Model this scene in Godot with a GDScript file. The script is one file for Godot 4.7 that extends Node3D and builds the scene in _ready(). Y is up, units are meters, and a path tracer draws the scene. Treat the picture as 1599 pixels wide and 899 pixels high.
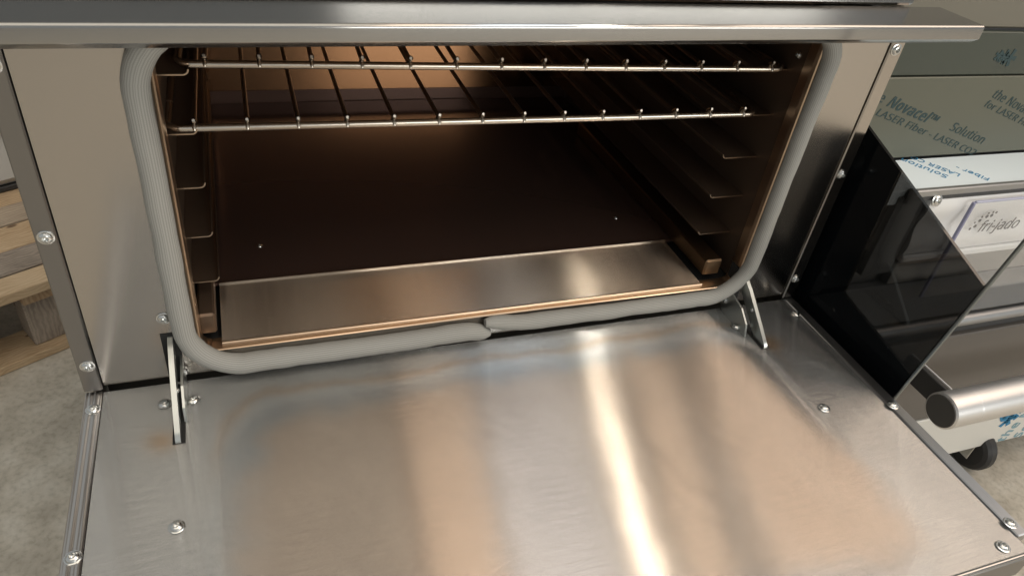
extends Node3D
# ---------------------------------------------------------------- mesh helper
class MB:
	var st: SurfaceTool
	var base: Vector3
	var grain: Vector3 = Vector3.RIGHT
	func _init(b: Vector3 = Vector3.ZERO, g: Vector3 = Vector3.RIGHT) -> void:
		st = SurfaceTool.new()
		st.begin(Mesh.PRIMITIVE_TRIANGLES)
		base = b
		grain = g
	func uv_of(p: Vector3, n: Vector3) -> Vector2:
		var u: Vector3 = grain - n * grain.dot(n)
		if u.length() < 0.25:
			var alt: Vector3 = Vector3.UP if absf(n.y) < 0.8 else Vector3.BACK
			if absf(alt.dot(grain)) > 0.9:
				alt = Vector3.RIGHT
			u = alt - n * alt.dot(n)
		u = u.normalized()
		var v: Vector3 = n.cross(u)
		return Vector2(p.dot(u), p.dot(v))
	func vert(p: Vector3, n: Vector3, uv: Vector2) -> void:
		st.set_normal(n)
		st.set_uv(uv)
		st.add_vertex(p - base)
	# corners counter-clockwise seen from outside; emitted clockwise
	func tri(a: Vector3, b: Vector3, c: Vector3) -> void:
		var n: Vector3 = (b - a).cross(c - a)
		if n.length() < 1e-14:
			return
		n = n.normalized()
		for p in [a, c, b]:
			vert(p, n, uv_of(p, n))
	func quad(a: Vector3, b: Vector3, c: Vector3, d: Vector3) -> void:
		tri(a, b, c)
		tri(a, c, d)
	func tri_n(a: Vector3, b: Vector3, c: Vector3, na: Vector3, nb: Vector3, nc: Vector3, ua: Vector2, ub: Vector2, uc: Vector2) -> void:
		vert(a, na, ua)
		vert(c, nc, uc)
		vert(b, nb, ub)
	# chamfered box
	func box(lo: Vector3, hi: Vector3, bev: float = 0.0) -> void:
		var c: Vector3 = (lo + hi) * 0.5
		var h: Vector3 = (hi - lo) * 0.5
		var b: float = minf(bev, minf(h.x, minf(h.y, h.z)) * 0.95)
		var ax: Array = [Vector3.RIGHT, Vector3.UP, Vector3.BACK]
		for i in 3:
			var j: int = (i + 1) % 3
			var k: int = (i + 2) % 3
			for s in [-1.0, 1.0]:
				var o: Vector3 = c + ax[i] * h[i] * s
				var u: Vector3 = ax[j] * (h[j] - b)
				var v: Vector3 = ax[k] * (h[k] - b)
				if s > 0:
					quad(o - u - v, o + u - v, o + u + v, o - u + v)
				else:
					quad(o - u - v, o - u + v, o + u + v, o + u - v)
		if b <= 0.0:
			return
		for i in 3:
			var j: int = (i + 1) % 3
			var k: int = (i + 2) % 3
			for s in [-1.0, 1.0]:
				for t in [-1.0, 1.0]:
					# edge along axis i between faces +-j and +-k
					var e: Vector3 = ax[i] * (h[i] - b)
					var p: Vector3 = c + ax[j] * h[j] * s + ax[k] * (h[k] - b) * t
					var q: Vector3 = c + ax[j] * (h[j] - b) * s + ax[k] * h[k] * t
					if s * t > 0:
						outward(p - e, p + e, q + e, q - e, c)
					else:
						outward(p - e, p + e, q + e, q - e, c)
		for sx in [-1.0, 1.0]:
			for sy in [-1.0, 1.0]:
				for sz in [-1.0, 1.0]:
					var s3 := Vector3(sx, sy, sz)
					var p0: Vector3 = c + s3 * Vector3(h.x, h.y - b, h.z - b)
					var p1: Vector3 = c + s3 * Vector3(h.x - b, h.y, h.z - b)
					var p2: Vector3 = c + s3 * Vector3(h.x - b, h.y - b, h.z)
					if (p1 - p0).cross(p2 - p0).dot(s3) > 0:
						tri(p0, p1, p2)
					else:
						tri(p0, p2, p1)
	func outward(a: Vector3, b: Vector3, c: Vector3, d: Vector3, centre: Vector3) -> void:
		var n: Vector3 = (b - a).cross(c - a)
		if n.dot((a + b + c + d) * 0.25 - centre) > 0:
			quad(a, b, c, d)
		else:
			quad(a, d, c, b)
	# swept round tube, smooth
	func tube(pts: PackedVector3Array, r: float, seg: int = 10, caps: bool = true, radii: PackedFloat32Array = PackedFloat32Array()) -> void:
		var n: int = pts.size()
		var rings: Array = []
		var side := Vector3.ZERO
		var along: float = 0.0
		var ls: Array = []
		for i in n:
			var t: Vector3 = (pts[mini(i + 1, n - 1)] - pts[maxi(i - 1, 0)]).normalized()
			if i == 0:
				var ref: Vector3 = Vector3.UP if absf(t.y) < 0.9 else Vector3.RIGHT
				side = t.cross(ref).normalized()
			else:
				side = (side - t * side.dot(t)).normalized()
				along += pts[i].distance_to(pts[i - 1])
			ls.append(along)
			var up: Vector3 = side.cross(t)
			var ring: Array = []
			for k in seg + 1:
				var a: float = TAU * k / seg
				ring.append(side * cos(a) + up * sin(a))
			rings.append(ring)
		for i in n - 1:
			var r0: float = radii[i] if radii.size() else r
			var r1: float = radii[i + 1] if radii.size() else r
			for k in seg:
				var a0: Vector3 = rings[i][k]
				var a1: Vector3 = rings[i][k + 1]
				var b0: Vector3 = rings[i + 1][k]
				var b1: Vector3 = rings[i + 1][k + 1]
				var v0: float = r * TAU * k / seg
				var v1: float = r * TAU * (k + 1) / seg
				var pa0: Vector3 = pts[i] + a0 * r0
				var pa1: Vector3 = pts[i] + a1 * r0
				var pb0: Vector3 = pts[i + 1] + b0 * r1
				var pb1: Vector3 = pts[i + 1] + b1 * r1
				var flip: bool = (pb0 - pa0).cross(pb1 - pa0).dot(a0) < 0
				if flip:
					tri_n(pa0, pb1, pb0, a0, b1, b0, Vector2(ls[i], v0), Vector2(ls[i + 1], v1), Vector2(ls[i + 1], v0))
					tri_n(pa0, pa1, pb1, a0, a1, b1, Vector2(ls[i], v0), Vector2(ls[i], v1), Vector2(ls[i + 1], v1))
				else:
					tri_n(pa0, pb0, pb1, a0, b0, b1, Vector2(ls[i], v0), Vector2(ls[i + 1], v0), Vector2(ls[i + 1], v1))
					tri_n(pa0, pb1, pa1, a0, b1, a1, Vector2(ls[i], v0), Vector2(ls[i + 1], v1), Vector2(ls[i], v1))
		if caps:
			for e in [0, n - 1]:
				var rr: float = radii[e] if radii.size() else r
				var t: Vector3 = (pts[1] - pts[0]) if e == 0 else (pts[n - 2] - pts[n - 1])
				for k in seg:
					outward(pts[e], pts[e] + rings[e][k] * rr, pts[e] + rings[e][k + 1] * rr, pts[e] + rings[e][k + 1] * rr, pts[e] + t)
	# profile polygon in (a,b) extruded along a third axis; smooth joins where the turn is small
	func extrude(poly: PackedVector2Array, ua: Vector3, ub: Vector3, from: Vector3, along: Vector3, closed: bool = true, caps: bool = true, smooth_deg: float = 40.0) -> void:
		var n: int = poly.size()
		var area: float = 0.0
		for i in n:
			area += poly[i].cross(poly[(i + 1) % n])
		var orient: float = signf(area) if closed else 1.0
		var m: int = n if closed else n - 1
		var en: Array = []
		for i in m:
			var d: Vector2 = poly[(i + 1) % n] - poly[i]
			var nn: Vector2 = Vector2(d.y, -d.x).normalized() * orient
			en.append((ua * nn.x + ub * nn.y).normalized())
		var dist: float = 0.0
		var dir: Vector3 = along.normalized()
		var L: float = along.length()
		for i in m:
			var p: Vector3 = from + ua * poly[i].x + ub * poly[i].y
			var q: Vector3 = from + ua * poly[(i + 1) % n].x + ub * poly[(i + 1) % n].y
			var n0: Vector3 = en[i]
			var n1: Vector3 = en[i]
			var pi_: int = (i - 1 + m) % m
			var ni: int = (i + 1) % m
			var cs: float = cos(deg_to_rad(smooth_deg))
			if (closed or i > 0) and en[pi_].dot(en[i]) > cs:
				n0 = (en[pi_] + en[i]).normalized()
			if (closed or i < m - 1) and en[ni].dot(en[i]) > cs:
				n1 = (en[ni] + en[i]).normalized()
			var w: float = p.distance_to(q)
			var o0: float = p.dot(dir)
			var along_u: bool = absf(dir.dot(grain)) > 0.7
			var uvs: Array = [Vector2(o0, dist), Vector2(o0 + L, dist), Vector2(o0 + L, dist + w), Vector2(o0, dist + w)]
			if not along_u:
				for z in 4:
					uvs[z] = Vector2(uvs[z].y, uvs[z].x)
			var ccw: bool = along.cross(q - p).dot(en[i]) > 0
			if ccw:
				tri_n(p, p + along, q + along, n0, n0, n1, uvs[0], uvs[1], uvs[2])
				tri_n(p, q + along, q, n0, n1, n1, uvs[0], uvs[2], uvs[3])
			else:
				tri_n(p, q + along, p + along, n0, n1, n0, uvs[0], uvs[2], uvs[1])
				tri_n(p, q, q + along, n0, n1, n1, uvs[0], uvs[3], uvs[2])
			dist += w
		if caps and closed:
			var idx := Geometry2D.triangulate_polygon(poly)
			for k in range(0, idx.size(), 3):
				var t3: Array = []
				for z in 3:
					var v2: Vector2 = poly[idx[k + z]]
					t3.append(from + ua * v2.x + ub * v2.y)
				var nn: Vector3 = (t3[1] - t3[0]).cross(t3[2] - t3[0])
				if nn.dot(along) < 0:
					tri(t3[0], t3[1], t3[2])
					tri(t3[0] + along, t3[2] + along, t3[1] + along)
				else:
					tri(t3[0], t3[2], t3[1])
					tri(t3[0] + along, t3[1] + along, t3[2] + along)
	# surface of revolution about axis through c; profile (radius, height)
	func lathe(prof: PackedVector2Array, c: Vector3, axis: Vector3, seg: int = 20) -> void:
		var ref: Vector3 = Vector3.RIGHT if absf(axis.x) < 0.9 else Vector3.UP
		var u: Vector3 = axis.cross(ref).normalized()
		var v: Vector3 = axis.cross(u)
		for i in prof.size() - 1:
			var d: Vector2 = prof[i + 1] - prof[i]
			var pn := Vector2(d.y, -d.x).normalized()
			for k in seg:
				var a0: float = TAU * k / seg
				var a1: float = TAU * (k + 1) / seg
				var r0: Vector3 = u * cos(a0) + v * sin(a0)
				var r1: Vector3 = u * cos(a1) + v * sin(a1)
				var p: Vector3 = c + r0 * prof[i].x + axis * prof[i].y
				var q: Vector3 = c + r1 * prof[i].x + axis * prof[i].y
				var s: Vector3 = c + r1 * prof[i + 1].x + axis * prof[i + 1].y
				var t: Vector3 = c + r0 * prof[i + 1].x + axis * prof[i + 1].y
				var n0: Vector3 = r0 * pn.x + axis * pn.y
				var n1: Vector3 = r1 * pn.x + axis * pn.y
				var uu: Array = [Vector2(a0 * 0.02, prof[i].y), Vector2(a1 * 0.02, prof[i].y), Vector2(a1 * 0.02, prof[i + 1].y + prof[i + 1].x), Vector2(a0 * 0.02, prof[i + 1].y + prof[i + 1].x)]
				if (q - p).cross(s - p).dot(n0) + (s - p).cross(t - p).dot(n0) > 0:
					tri_n(p, q, s, n0, n1, n1, uu[0], uu[1], uu[2])
					tri_n(p, s, t, n0, n1, n0, uu[0], uu[2], uu[3])
				else:
					tri_n(p, s, q, n0, n1, n1, uu[0], uu[2], uu[1])
					tri_n(p, t, s, n0, n0, n1, uu[0], uu[3], uu[2])
	func mesh() -> ArrayMesh:
		return st.commit()

var names := {}
func numbered(called: String) -> String:
	if not names.has(called):
		names[called] = 0
		return called
	names[called] += 1
	return "%s_%03d" % [called, names[called]]
func thing(called: String, label: String, category: String, at: Vector3, group: String = "") -> Node3D:
	var o := Node3D.new()
	o.name = numbered(called)
	add_child(o)
	o.position = at
	o.set_meta("label", label)
	o.set_meta("category", category)
	if group != "":
		o.set_meta("group", group)
	return o
func part(called: String, m: Mesh, mat: Material, parent: Node, at: Vector3 = Vector3.ZERO, label: String = "") -> MeshInstance3D:
	var o := MeshInstance3D.new()
	o.name = called
	o.mesh = m
	o.material_override = mat
	parent.add_child(o, true)
	o.position = at
	if label != "":
		o.set_meta("label", label)
	return o
func box_part(called: String, lo: Vector3, hi: Vector3, bev: float, mat: Material, parent: Node, base: Vector3, grain: Vector3 = Vector3.RIGHT, label: String = "") -> MeshInstance3D:
	var b := MB.new(base, grain)
	b.box(lo, hi, bev)
	return part(called, b.mesh(), mat, parent, Vector3.ZERO, label)

# ---------------------------------------------------------------- textures
func lin(r: float, g: float, b: float) -> Color:
	return Color(r, g, b).linear_to_srgb()
func streak_image(seed_: int, w: int, h: int, lo: float, hi: float, length: int) -> ImageTexture:
	var rng := RandomNumberGenerator.new()
	rng.seed = seed_
	var im := Image.create(w, h, false, Image.FORMAT_RGB8)
	var nz := FastNoiseLite.new()
	nz.seed = seed_
	nz.frequency = 0.012
	for y in h:
		var rowv: float = rng.randf()
		var cur: float = rng.randf()
		var nxt: float = rng.randf()
		for x in w:
			if x % length == 0:
				cur = nxt
				nxt = rng.randf()
			var t: float = float(x % length) / length
			var v: float = lerpf(cur, nxt, t) * 0.6 + rowv * 0.4
			v = v * 0.75 + 0.25 * (nz.get_noise_2d(x, y) * 0.5 + 0.5)
			v = lerpf(lo, hi, v)
			im.set_pixel(x, y, Color(v, v, v))
	im.generate_mipmaps()
	return ImageTexture.create_from_image(im)
func steel(col: Color, rough: float, aniso: float, tex: Texture2D = null, scale: Vector2 = Vector2(3.0, 9.0)) -> StandardMaterial3D:
	var m := StandardMaterial3D.new()
	m.albedo_color = col
	m.metallic = 1.0
	m.roughness = rough
	if aniso != 0.0:
		m.anisotropy_enabled = true
		m.anisotropy = -aniso  # the highlight runs across the brushing
	if tex:
		m.roughness_texture = tex
		m.uv1_scale = Vector3(scale.x, scale.y, 1)
	return m
# fine parallel grooves of brushing: each row leans a little across the grain
func groove_normals(seed_: int, w: int, h: int, lean: float) -> ImageTexture:
	var rng := RandomNumberGenerator.new()
	rng.seed = seed_
	var im := Image.create(w, h, false, Image.FORMAT_RGB8)
	var step := 64
	var cols: int = w / step
	# every block of 16 rows holds an even spread of leans, so that no coarse ripple shows
	var keys: Array = []
	for y in h:
		keys.append(PackedFloat32Array())
	for k in cols:
		for blk in h / 16:
			var order: Array = range(16)
			for i in range(15, 0, -1):
				var j: int = rng.randi_range(0, i)
				var tmp: int = order[i]
				order[i] = order[j]
				order[j] = tmp
			for i in 16:
				var q: float = (order[i] + rng.randf_range(0.1, 0.9)) / 16.0
				keys[blk * 16 + i].append(clampf(lean * log(q / (1.0 - q)) / 1.702, -1.5, 1.5))
	for y in h:
		for x in w:
			var k: int = x / step
			var t: float = lerpf(keys[y][k], keys[y][(k + 1) % cols], smoothstep(0.0, 1.0, float(x % step) / step))
			var n := Vector3(0.0, t, 1.0).normalized()
			im.set_pixel(x, y, Color(0.5, n.y * 0.5 + 0.5, n.z * 0.5 + 0.5))
	return ImageTexture.create_from_image(im)
func grooved(m: StandardMaterial3D, tex: Texture2D, k: float = 1.0) -> StandardMaterial3D:
	m.normal_enabled = true
	m.normal_texture = tex
	m.normal_scale = k
	return m
func plain(col: Color, rough: float, metal: float = 0.0) -> StandardMaterial3D:
	var m := StandardMaterial3D.new()
	m.albedo_color = col
	m.roughness = rough
	m.metallic = metal
	return m
func rounded_dist(p: Vector2, lo: Vector2, hi: Vector2, r: float) -> float:
	var c: Vector2 = (lo + hi) * 0.5
	var h: Vector2 = (hi - lo) * 0.5 - Vector2(r, r)
	var q: Vector2 = (p - c).abs() - h
	return Vector2(maxf(q.x, 0), maxf(q.y, 0)).length() + minf(maxf(q.x, q.y), 0.0) - r

const DOOR_LO := Vector2(0.118, 0.040)
const DOOR_HI := Vector2(0.700, 0.352)
const FLOOR_Y := -0.52
var tint_noise := FastNoiseLite.new()
# heat tint of the inner face: straw inside the seal's contour, blue on it, bare steel outside
func door_tint(p: Vector2) -> Color:
	var nz := tint_noise
	var warp: float = nz.get_noise_2d(p.x, p.y) * 0.016 + nz.get_noise_2d(p.x * 5.0 + 9.0, p.y * 5.0) * 0.005
	var d: float = rounded_dist(p, DOOR_LO, DOOR_HI, 0.055) + warp
	var c: Color = Color(0.62, 0.625, 0.62).lerp(Color(0.66, 0.57, 0.49), smoothstep(0.010, -0.022, d))
	var bb: float = exp(-pow((d + 0.010) / 0.017, 2.0)) * (0.7 + 0.6 * nz.get_noise_2d(p.x * 2.0, p.y * 2.0 + 4.0))
	bb *= lerpf(0.85, 0.35, smoothstep(0.08, 0.25, p.y))
	c = c.lerp(Color(0.47, 0.525, 0.565), clampf(bb, 0.0, 1.0))
	var aa: float = exp(-pow((d - 0.013) / 0.006, 2.0)) * 0.42 * smoothstep(0.16, 0.03, p.y)
	for hx in [0.066, 0.718]:
		var hd: float = Vector2(p.x - hx, p.y - 0.072).length() + warp * 0.6
		aa += exp(-pow(hd / 0.013, 2.0)) * 0.75
	c = c.lerp(Color(0.62, 0.45, 0.30), clampf(aa, 0.0, 0.9))
	return c * (1.0 + nz.get_noise_2d(p.x * 1.4 + 20.0, p.y * 1.4) * 0.07)
# wipe marks, scratches and specks over the whole inner face
func wipe_marks() -> ImageTexture:
	var w := 1400
	var h := 700
	var im := Image.create(w, h, false, Image.FORMAT_RGB8)
	var nz := FastNoiseLite.new()
	nz.seed = 17
	nz.frequency = 0.006
	var rng := RandomNumberGenerator.new()
	rng.seed = 18
	for y in h:
		for x in w:
			# arcs left by a cloth
			var r: float = Vector2(x + 300.0, y - 900.0).length() + nz.get_noise_2d(x, y) * 30.0
			var v: float = 0.91 + 0.035 * nz.get_noise_2d(r * 6.0, x * 0.25) * smoothstep(-0.2, 0.5, nz.get_noise_2d(x * 0.6 + 700.0, y * 0.6))
			v += nz.get_noise_2d(x * 2.0, y * 40.0) * 0.02 + rng.randf_range(-0.012, 0.012)
			im.set_pixel(x, y, Color(v, v, v))
	for k in 90:
		var p := Vector2(rng.randf_range(20, w - 20), rng.randf_range(10, h - 10))
		var ln: float = rng.randf_range(4, 26) if k > 8 else rng.randf_range(120, 330)
		var a: float = rng.randf_range(-0.25, 0.25) if k > 8 else rng.randf_range(-0.62, -0.42)
		if k <= 8:
			p = Vector2(rng.randf_range(230, 420), rng.randf_range(430, 560))
		var lift: float = rng.randf_range(-0.05, 0.09)
		for i in int(ln):
			var q: Vector2 = p + Vector2.from_angle(a) * i + Vector2(0, i * i * 0.0004)
			var xi: int = int(q.x)
			var yi: int = int(q.y)
			if xi < 0 or yi < 0 or xi >= w or yi >= h:
				break
			var c: float = clampf(im.get_pixel(xi, yi).r + lift, 0, 1)
			im.set_pixel(xi, yi, Color(c, c, c))
	for k in 130:
		var xi: int = rng.randi_range(4, w - 4)
		var yi: int = rng.randi_range(4, h - 4)
		var c: float = rng.randf_range(0.72, 1.0)
		im.fill_rect(Rect2i(xi, yi, rng.randi_range(1, 3), rng.randi_range(1, 2)), Color(c, c, c))
	return ImageTexture.create_from_image(im)
func noise_tex(seed_: int, size: int, freq: float, cols: Array, offs: Array, oct: int = 5, grit: float = 0.07) -> ImageTexture:
	var nz := FastNoiseLite.new()
	nz.seed = seed_
	nz.frequency = freq
	nz.fractal_octaves = oct
	var g := Gradient.new()
	g.offsets = PackedFloat32Array(offs)
	g.colors = PackedColorArray(cols)
	var src: Image = nz.get_seamless_image(size, size)
	var im := Image.create(size, size, false, Image.FORMAT_RGB8)
	var rng := RandomNumberGenerator.new()
	rng.seed = seed_
	for y in size:
		for x in size:
			im.set_pixel(x, y, g.sample(clampf(src.get_pixel(x, y).r + rng.randf_range(-grit, grit), 0, 1)))
	im.generate_mipmaps()
	return ImageTexture.create_from_image(im)
func wood_tex(seed_: int, pale: Color, dark: Color) -> ImageTexture:
	var w := 512
	var h := 128
	var im := Image.create(w, h, false, Image.FORMAT_RGB8)
	var nz := FastNoiseLite.new()
	nz.seed = seed_
	nz.frequency = 0.02
	var rng := RandomNumberGenerator.new()
	rng.seed = seed_
	var knots: Array = []
	for k in 4:
		knots.append(Vector3(rng.randf_range(20, w - 20), rng.randf_range(10, h - 10), rng.randf_range(3, 7)))
	for y in h:
		for x in w:
			var yy: float = y + nz.get_noise_2d(x * 0.35, y * 0.6) * 14.0
			var kn: float = 0.0
			for k in knots:
				var dd: float = Vector2((x - k.x) * 0.45, y - k.y).length()
				yy += 16.0 * exp(-dd / 9.0)
				kn = maxf(kn, smoothstep(k.z, k.z * 0.5, dd))
			var ring: float = 0.5 + 0.5 * sin(yy * 0.85 + nz.get_noise_2d(0.0, y * 3.0) * 3.0)
			var fine: float = nz.get_noise_2d(x * 0.8, y * 18.0) * 0.5 + 0.5
			var t: float = clampf(ring * 0.45 + fine * 0.5 + nz.get_noise_2d(x * 0.3, y * 0.3 + 300.0) * 0.5, 0, 1)
			var c: Color = pale.lerp(dark, t)
			c = c.lerp(Color(0.10, 0.055, 0.03), kn * 0.85)
			im.set_pixel(x, y, c.linear_to_srgb())
	im.generate_mipmaps()
	return ImageTexture.create_from_image(im)
func braid_tex() -> ImageTexture:
	var im := Image.create(128, 128, false, Image.FORMAT_RGB8)
	var rng := RandomNumberGenerator.new()
	rng.seed = 5
	for y in 128:
		for x in 128:
			# knitted ribs run along the rope, each a row of slanted stitches
			var rib: float = absf(sin(PI * y / 16.0))
			var slant: float = y if int(y / 16.0) % 2 == 0 else -y
			var stitch: float = 0.5 + 0.5 * sin(TAU * (x + slant * 0.7) / 12.8)
			var v: float = clampf(rib * (0.65 + 0.35 * stitch) + rng.randf_range(-0.12, 0.12), 0, 1)
			im.set_pixel(x, y, Color(v, v, v))
	return ImageTexture.create_from_image(im)

# ---------------------------------------------------------------- lamps
func sky_panel(called: String, label: String, category: String, x0: float, x1: float, y: float, z0: float, z1: float, col: Color, energy: float) -> void:
	var c := Vector3((x0 + x1) * 0.5, y, (z0 + z1) * 0.5)
	var t := thing(called, label, category, c)
	var m := plain(col, 0.6)
	m.emission_enabled = true
	m.emission = col
	m.emission_energy_multiplier = 0.3
	box_part("frame", Vector3(x0 - 0.02, y + 0.012, z0 - 0.02), Vector3(x1 + 0.02, y + 0.06, z1 + 0.02), 0.005, plain(Color(0.5, 0.5, 0.5), 0.6), t, c)
	box_part("light_diffuser", Vector3(x0, y + 0.004, z0), Vector3(x1, y + 0.012, z1), 0.0, m, t, c)
	var l := AreaLight3D.new()
	l.name = "light"
	l.area_size = Vector2(x1 - x0, z1 - z0)
	l.area_normalize_energy = false
	l.light_energy = energy
	l.light_color = col
	l.shadow_enabled = true
	l.area_range = 30.0
	t.add_child(l)
	l.rotation_degrees = Vector3(-90, 0, 0)

# tall daylit window in the hall, far behind the viewer
func hall_window() -> void:
	var c := Vector3(4.2, 1.2, 7.0)
	var t := thing("hall_window", "wide daylit hall window far behind the viewer", "window", c)
	var m := plain(Color(1.0, 0.99, 0.96), 0.5)
	m.emission_enabled = true
	m.emission = Color(1.0, 0.99, 0.96)
	m.emission_energy_multiplier = 0.5
	box_part("window_pane", Vector3(1.2, 1.2, 7.01), Vector3(7.2, 3.4, 7.03), 0.0, m, t, c)
	box_part("frame", Vector3(1.05, 1.05, 7.04), Vector3(7.35, 3.55, 7.12), 0.01, plain(Color(0.35, 0.35, 0.35), 0.6), t, c)
	var l := AreaLight3D.new()
	l.name = "light"
	l.area_size = Vector2(6.0, 2.2)
	l.area_normalize_energy = false
	l.light_energy = 0.75
	l.light_color = Color(1.0, 0.99, 0.96)
	l.shadow_enabled = true
	l.area_range = 30.0
	t.add_child(l)
	l.position = Vector3(0, 1.1, 0)

func _ready() -> void:
	# ------------------------------------------------------------ camera
	var cam := Camera3D.new()
	cam.name = "camera"
	add_child(cam)
	cam.transform = Transform3D(Basis(Vector3(0.93795961, 0.11938889, 0.32554273), Vector3(0.10597879, 0.79522101, -0.59698579), Vector3(-0.33015189, 0.59444918, 0.7332325)), Vector3(0.15764, 0.52104, 0.55848))
	cam.fov = 2.0 * rad_to_deg(atan(449.5 / 1135.256))
	cam.near = 0.02
	cam.far = 60.0
	# ------------------------------------------------------------ light
	var env := Environment.new()
	env.background_mode = Environment.BG_COLOR
	env.background_color = Color(0.475, 0.48, 0.475)
	env.background_energy_multiplier = 1.0
	env.tonemap_mode = Environment.TONE_MAPPER_LINEAR
	env.tonemap_exposure = 2.0
	env.sdfgi_enabled = true
	env.ssao_enabled = true
	env.ssil_enabled = true
	var we := WorldEnvironment.new()
	we.name = "environment"
	we.environment = env
	add_child(we)
	var H := 4.6
	# x of a roof fitting seen from the door under a given sine of sideways angle
	var at := func(k: float, h: float, dz: float) -> float: return 0.45 + k / sqrt(1.0 - k * k) * sqrt(h * h + dz * dz)
	sky_panel("roof_light", "long warm white roof light above the oven, nearest the left", "roof light", at.call(0.118, H, 1.7), at.call(0.225, H, 1.7), H, -1.0, 3.6, Color(1.0, 0.91, 0.82), 0.31)
	sky_panel("roof_light", "long cool white roof light above the oven door", "roof light", at.call(0.235, H, 1.7), at.call(0.375, H, 1.7), H, -1.0, 3.6, Color(0.95, 0.97, 1.0), 0.38)
	sky_panel("roof_light", "long warm roof light above the glass door", "roof light", at.call(0.455, H, 1.7), at.call(0.50, H, 1.7), H, -1.0, 3.6, Color(1.0, 0.91, 0.82), 0.42)
	sky_panel("roof_light", "broad warm roof light on the right above the neighbouring appliance", "roof light", at.call(0.545, H, 1.7), at.call(0.80, H, 1.7), H, -1.0, 3.6, Color(1.0, 0.91, 0.83), 0.30)
	sky_panel("roof_light", "broad dim roof light above the pallet on the left", "roof light", at.call(-0.50, H, 1.7), at.call(0.105, H, 1.7), H, -1.0, 3.6, Color(1.0, 0.97, 0.92), 0.05)
	sky_panel("strip_lamp", "narrow bright strip lamp hanging above and behind the viewer", "lamp", at.call(0.4150, 7.0, 2.6), at.call(0.4250, 7.0, 2.6), 7.0, 2.0, 3.4, Color(1.0, 0.97, 0.91), 32.0)
	hall_window()

	# ------------------------------------------------------------ materials
	var brushed := streak_image(3, 512, 512, 0.75, 1.0, 64)
	var groove := groove_normals(6, 256, 1024, 0.70)
	var panel_mat := grooved(steel(lin(0.50, 0.47, 0.437), 0.19, 0.7), groove, 0.04)
	panel_mat.uv1_scale = Vector3(2.3, 120.0, 1)
	var ledge_mat := grooved(steel(lin(0.40, 0.398, 0.392), 0.17, 0.9), groove, 0.07)
	ledge_mat.uv1_scale = Vector3(2.3, 120.0, 1)
	var strip_mat := steel(lin(0.27, 0.262, 0.255), 0.36, 0.6, brushed)
	var lip_mat := steel(lin(0.66, 0.50, 0.36), 0.32, 0.0)
	var door_mat := grooved(steel(Color.WHITE, 0.17, 1.0), groove)
	door_mat.metallic = 0.86
	door_mat.vertex_color_use_as_albedo = true
	door_mat.uv1_scale = Vector3(2.3, 120.0, 1)
	door_mat.detail_enabled = true
	door_mat.detail_blend_mode = BaseMaterial3D.BLEND_MODE_MUL
	door_mat.detail_uv_layer = BaseMaterial3D.DETAIL_UV_2
	door_mat.detail_albedo = wipe_marks()
	tint_noise.seed = 4
	tint_noise.frequency = 4.0
	var door_trim_mat := steel(lin(0.55, 0.55, 0.56), 0.34, 0.7, brushed)
	var floor_strip_mat := grooved(steel(lin(0.52, 0.44, 0.36), 0.18, 1.0, null), groove)
	floor_strip_mat.metallic = 0.9
	floor_strip_mat.uv1_scale = Vector3(2.3, 120.0, 1)
	var cavity_mat := steel(lin(0.20, 0.14, 0.10), 0.34, 0.0)
	var back_mat := steel(lin(0.37, 0.21, 0.11), 0.17, 0.0)
	var dark_floor_mat := steel(lin(0.11, 0.066, 0.052), 0.15, 0.0)
	dark_floor_mat.metallic = 0.5
	cavity_mat.metallic = 0.75
	var black := plain(lin(0.012, 0.012, 0.012), 0.7)
	var rod_mat := steel(lin(0.60, 0.54, 0.47), 0.25, 0.0)
	var wire_mat := steel(lin(0.30, 0.24, 0.19), 0.35, 0.0)
	var zinc := steel(lin(0.62, 0.64, 0.62), 0.30, 0.0)
	var screw_mat := steel(lin(0.70, 0.71, 0.70), 0.22, 0.0)
	var gasket_mat := plain(lin(0.40, 0.397, 0.385), 0.95)
	var braid := braid_tex()
	var gn: Image = braid.get_image()
	for y in 128:
		for x in 128:
			var v: float = lerpf(0.82, 1.0, gn.get_pixel(x, y).r)
			gn.set_pixel(x, y, Color(v, v, v * 0.985))
	gasket_mat.albedo_texture = ImageTexture.create_from_image(gn)
	gasket_mat.heightmap_enabled = true
	gasket_mat.heightmap_texture = braid
	gasket_mat.heightmap_scale = 0.03
	gasket_mat.uv1_scale = Vector3(70, 62, 1)

	# ------------------------------------------------------------ ground
	var fm := StandardMaterial3D.new()
	fm.albedo_texture = noise_tex(11, 512, 0.012, [lin(0.44, 0.405, 0.345), lin(0.53, 0.49, 0.42), lin(0.60, 0.565, 0.50)], [0.2, 0.5, 0.85], 6)
	fm.roughness = 0.75
	fm.uv1_scale = Vector3(1.6, 1.6, 1)
	fm.detail_enabled = true
	fm.detail_blend_mode = BaseMaterial3D.BLEND_MODE_MUL
	fm.detail_albedo = noise_tex(12, 512, 0.09, [Color(0.88, 0.88, 0.87), Color(0.96, 0.96, 0.955), Color(1, 1, 1)], [0.1, 0.4, 0.8], 4)
	var gb := MB.new(Vector3(0, FLOOR_Y, 0))
	gb.quad(Vector3(-9, FLOOR_Y, 9), Vector3(9, FLOOR_Y, 9), Vector3(9, FLOOR_Y, -9), Vector3(-9, FLOOR_Y, -9))
	var ground := part("floor", gb.mesh(), fm, self, Vector3(0, FLOOR_Y, 0))
	ground.set_meta("kind", "structure")

	# ------------------------------------------------------------ oven
	var ob := Vector3(0.4, FLOOR_Y, -0.3)
	var oven := thing("oven_range", "stainless steel oven with its door dropped open and two wire racks inside", "oven", ob)
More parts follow.
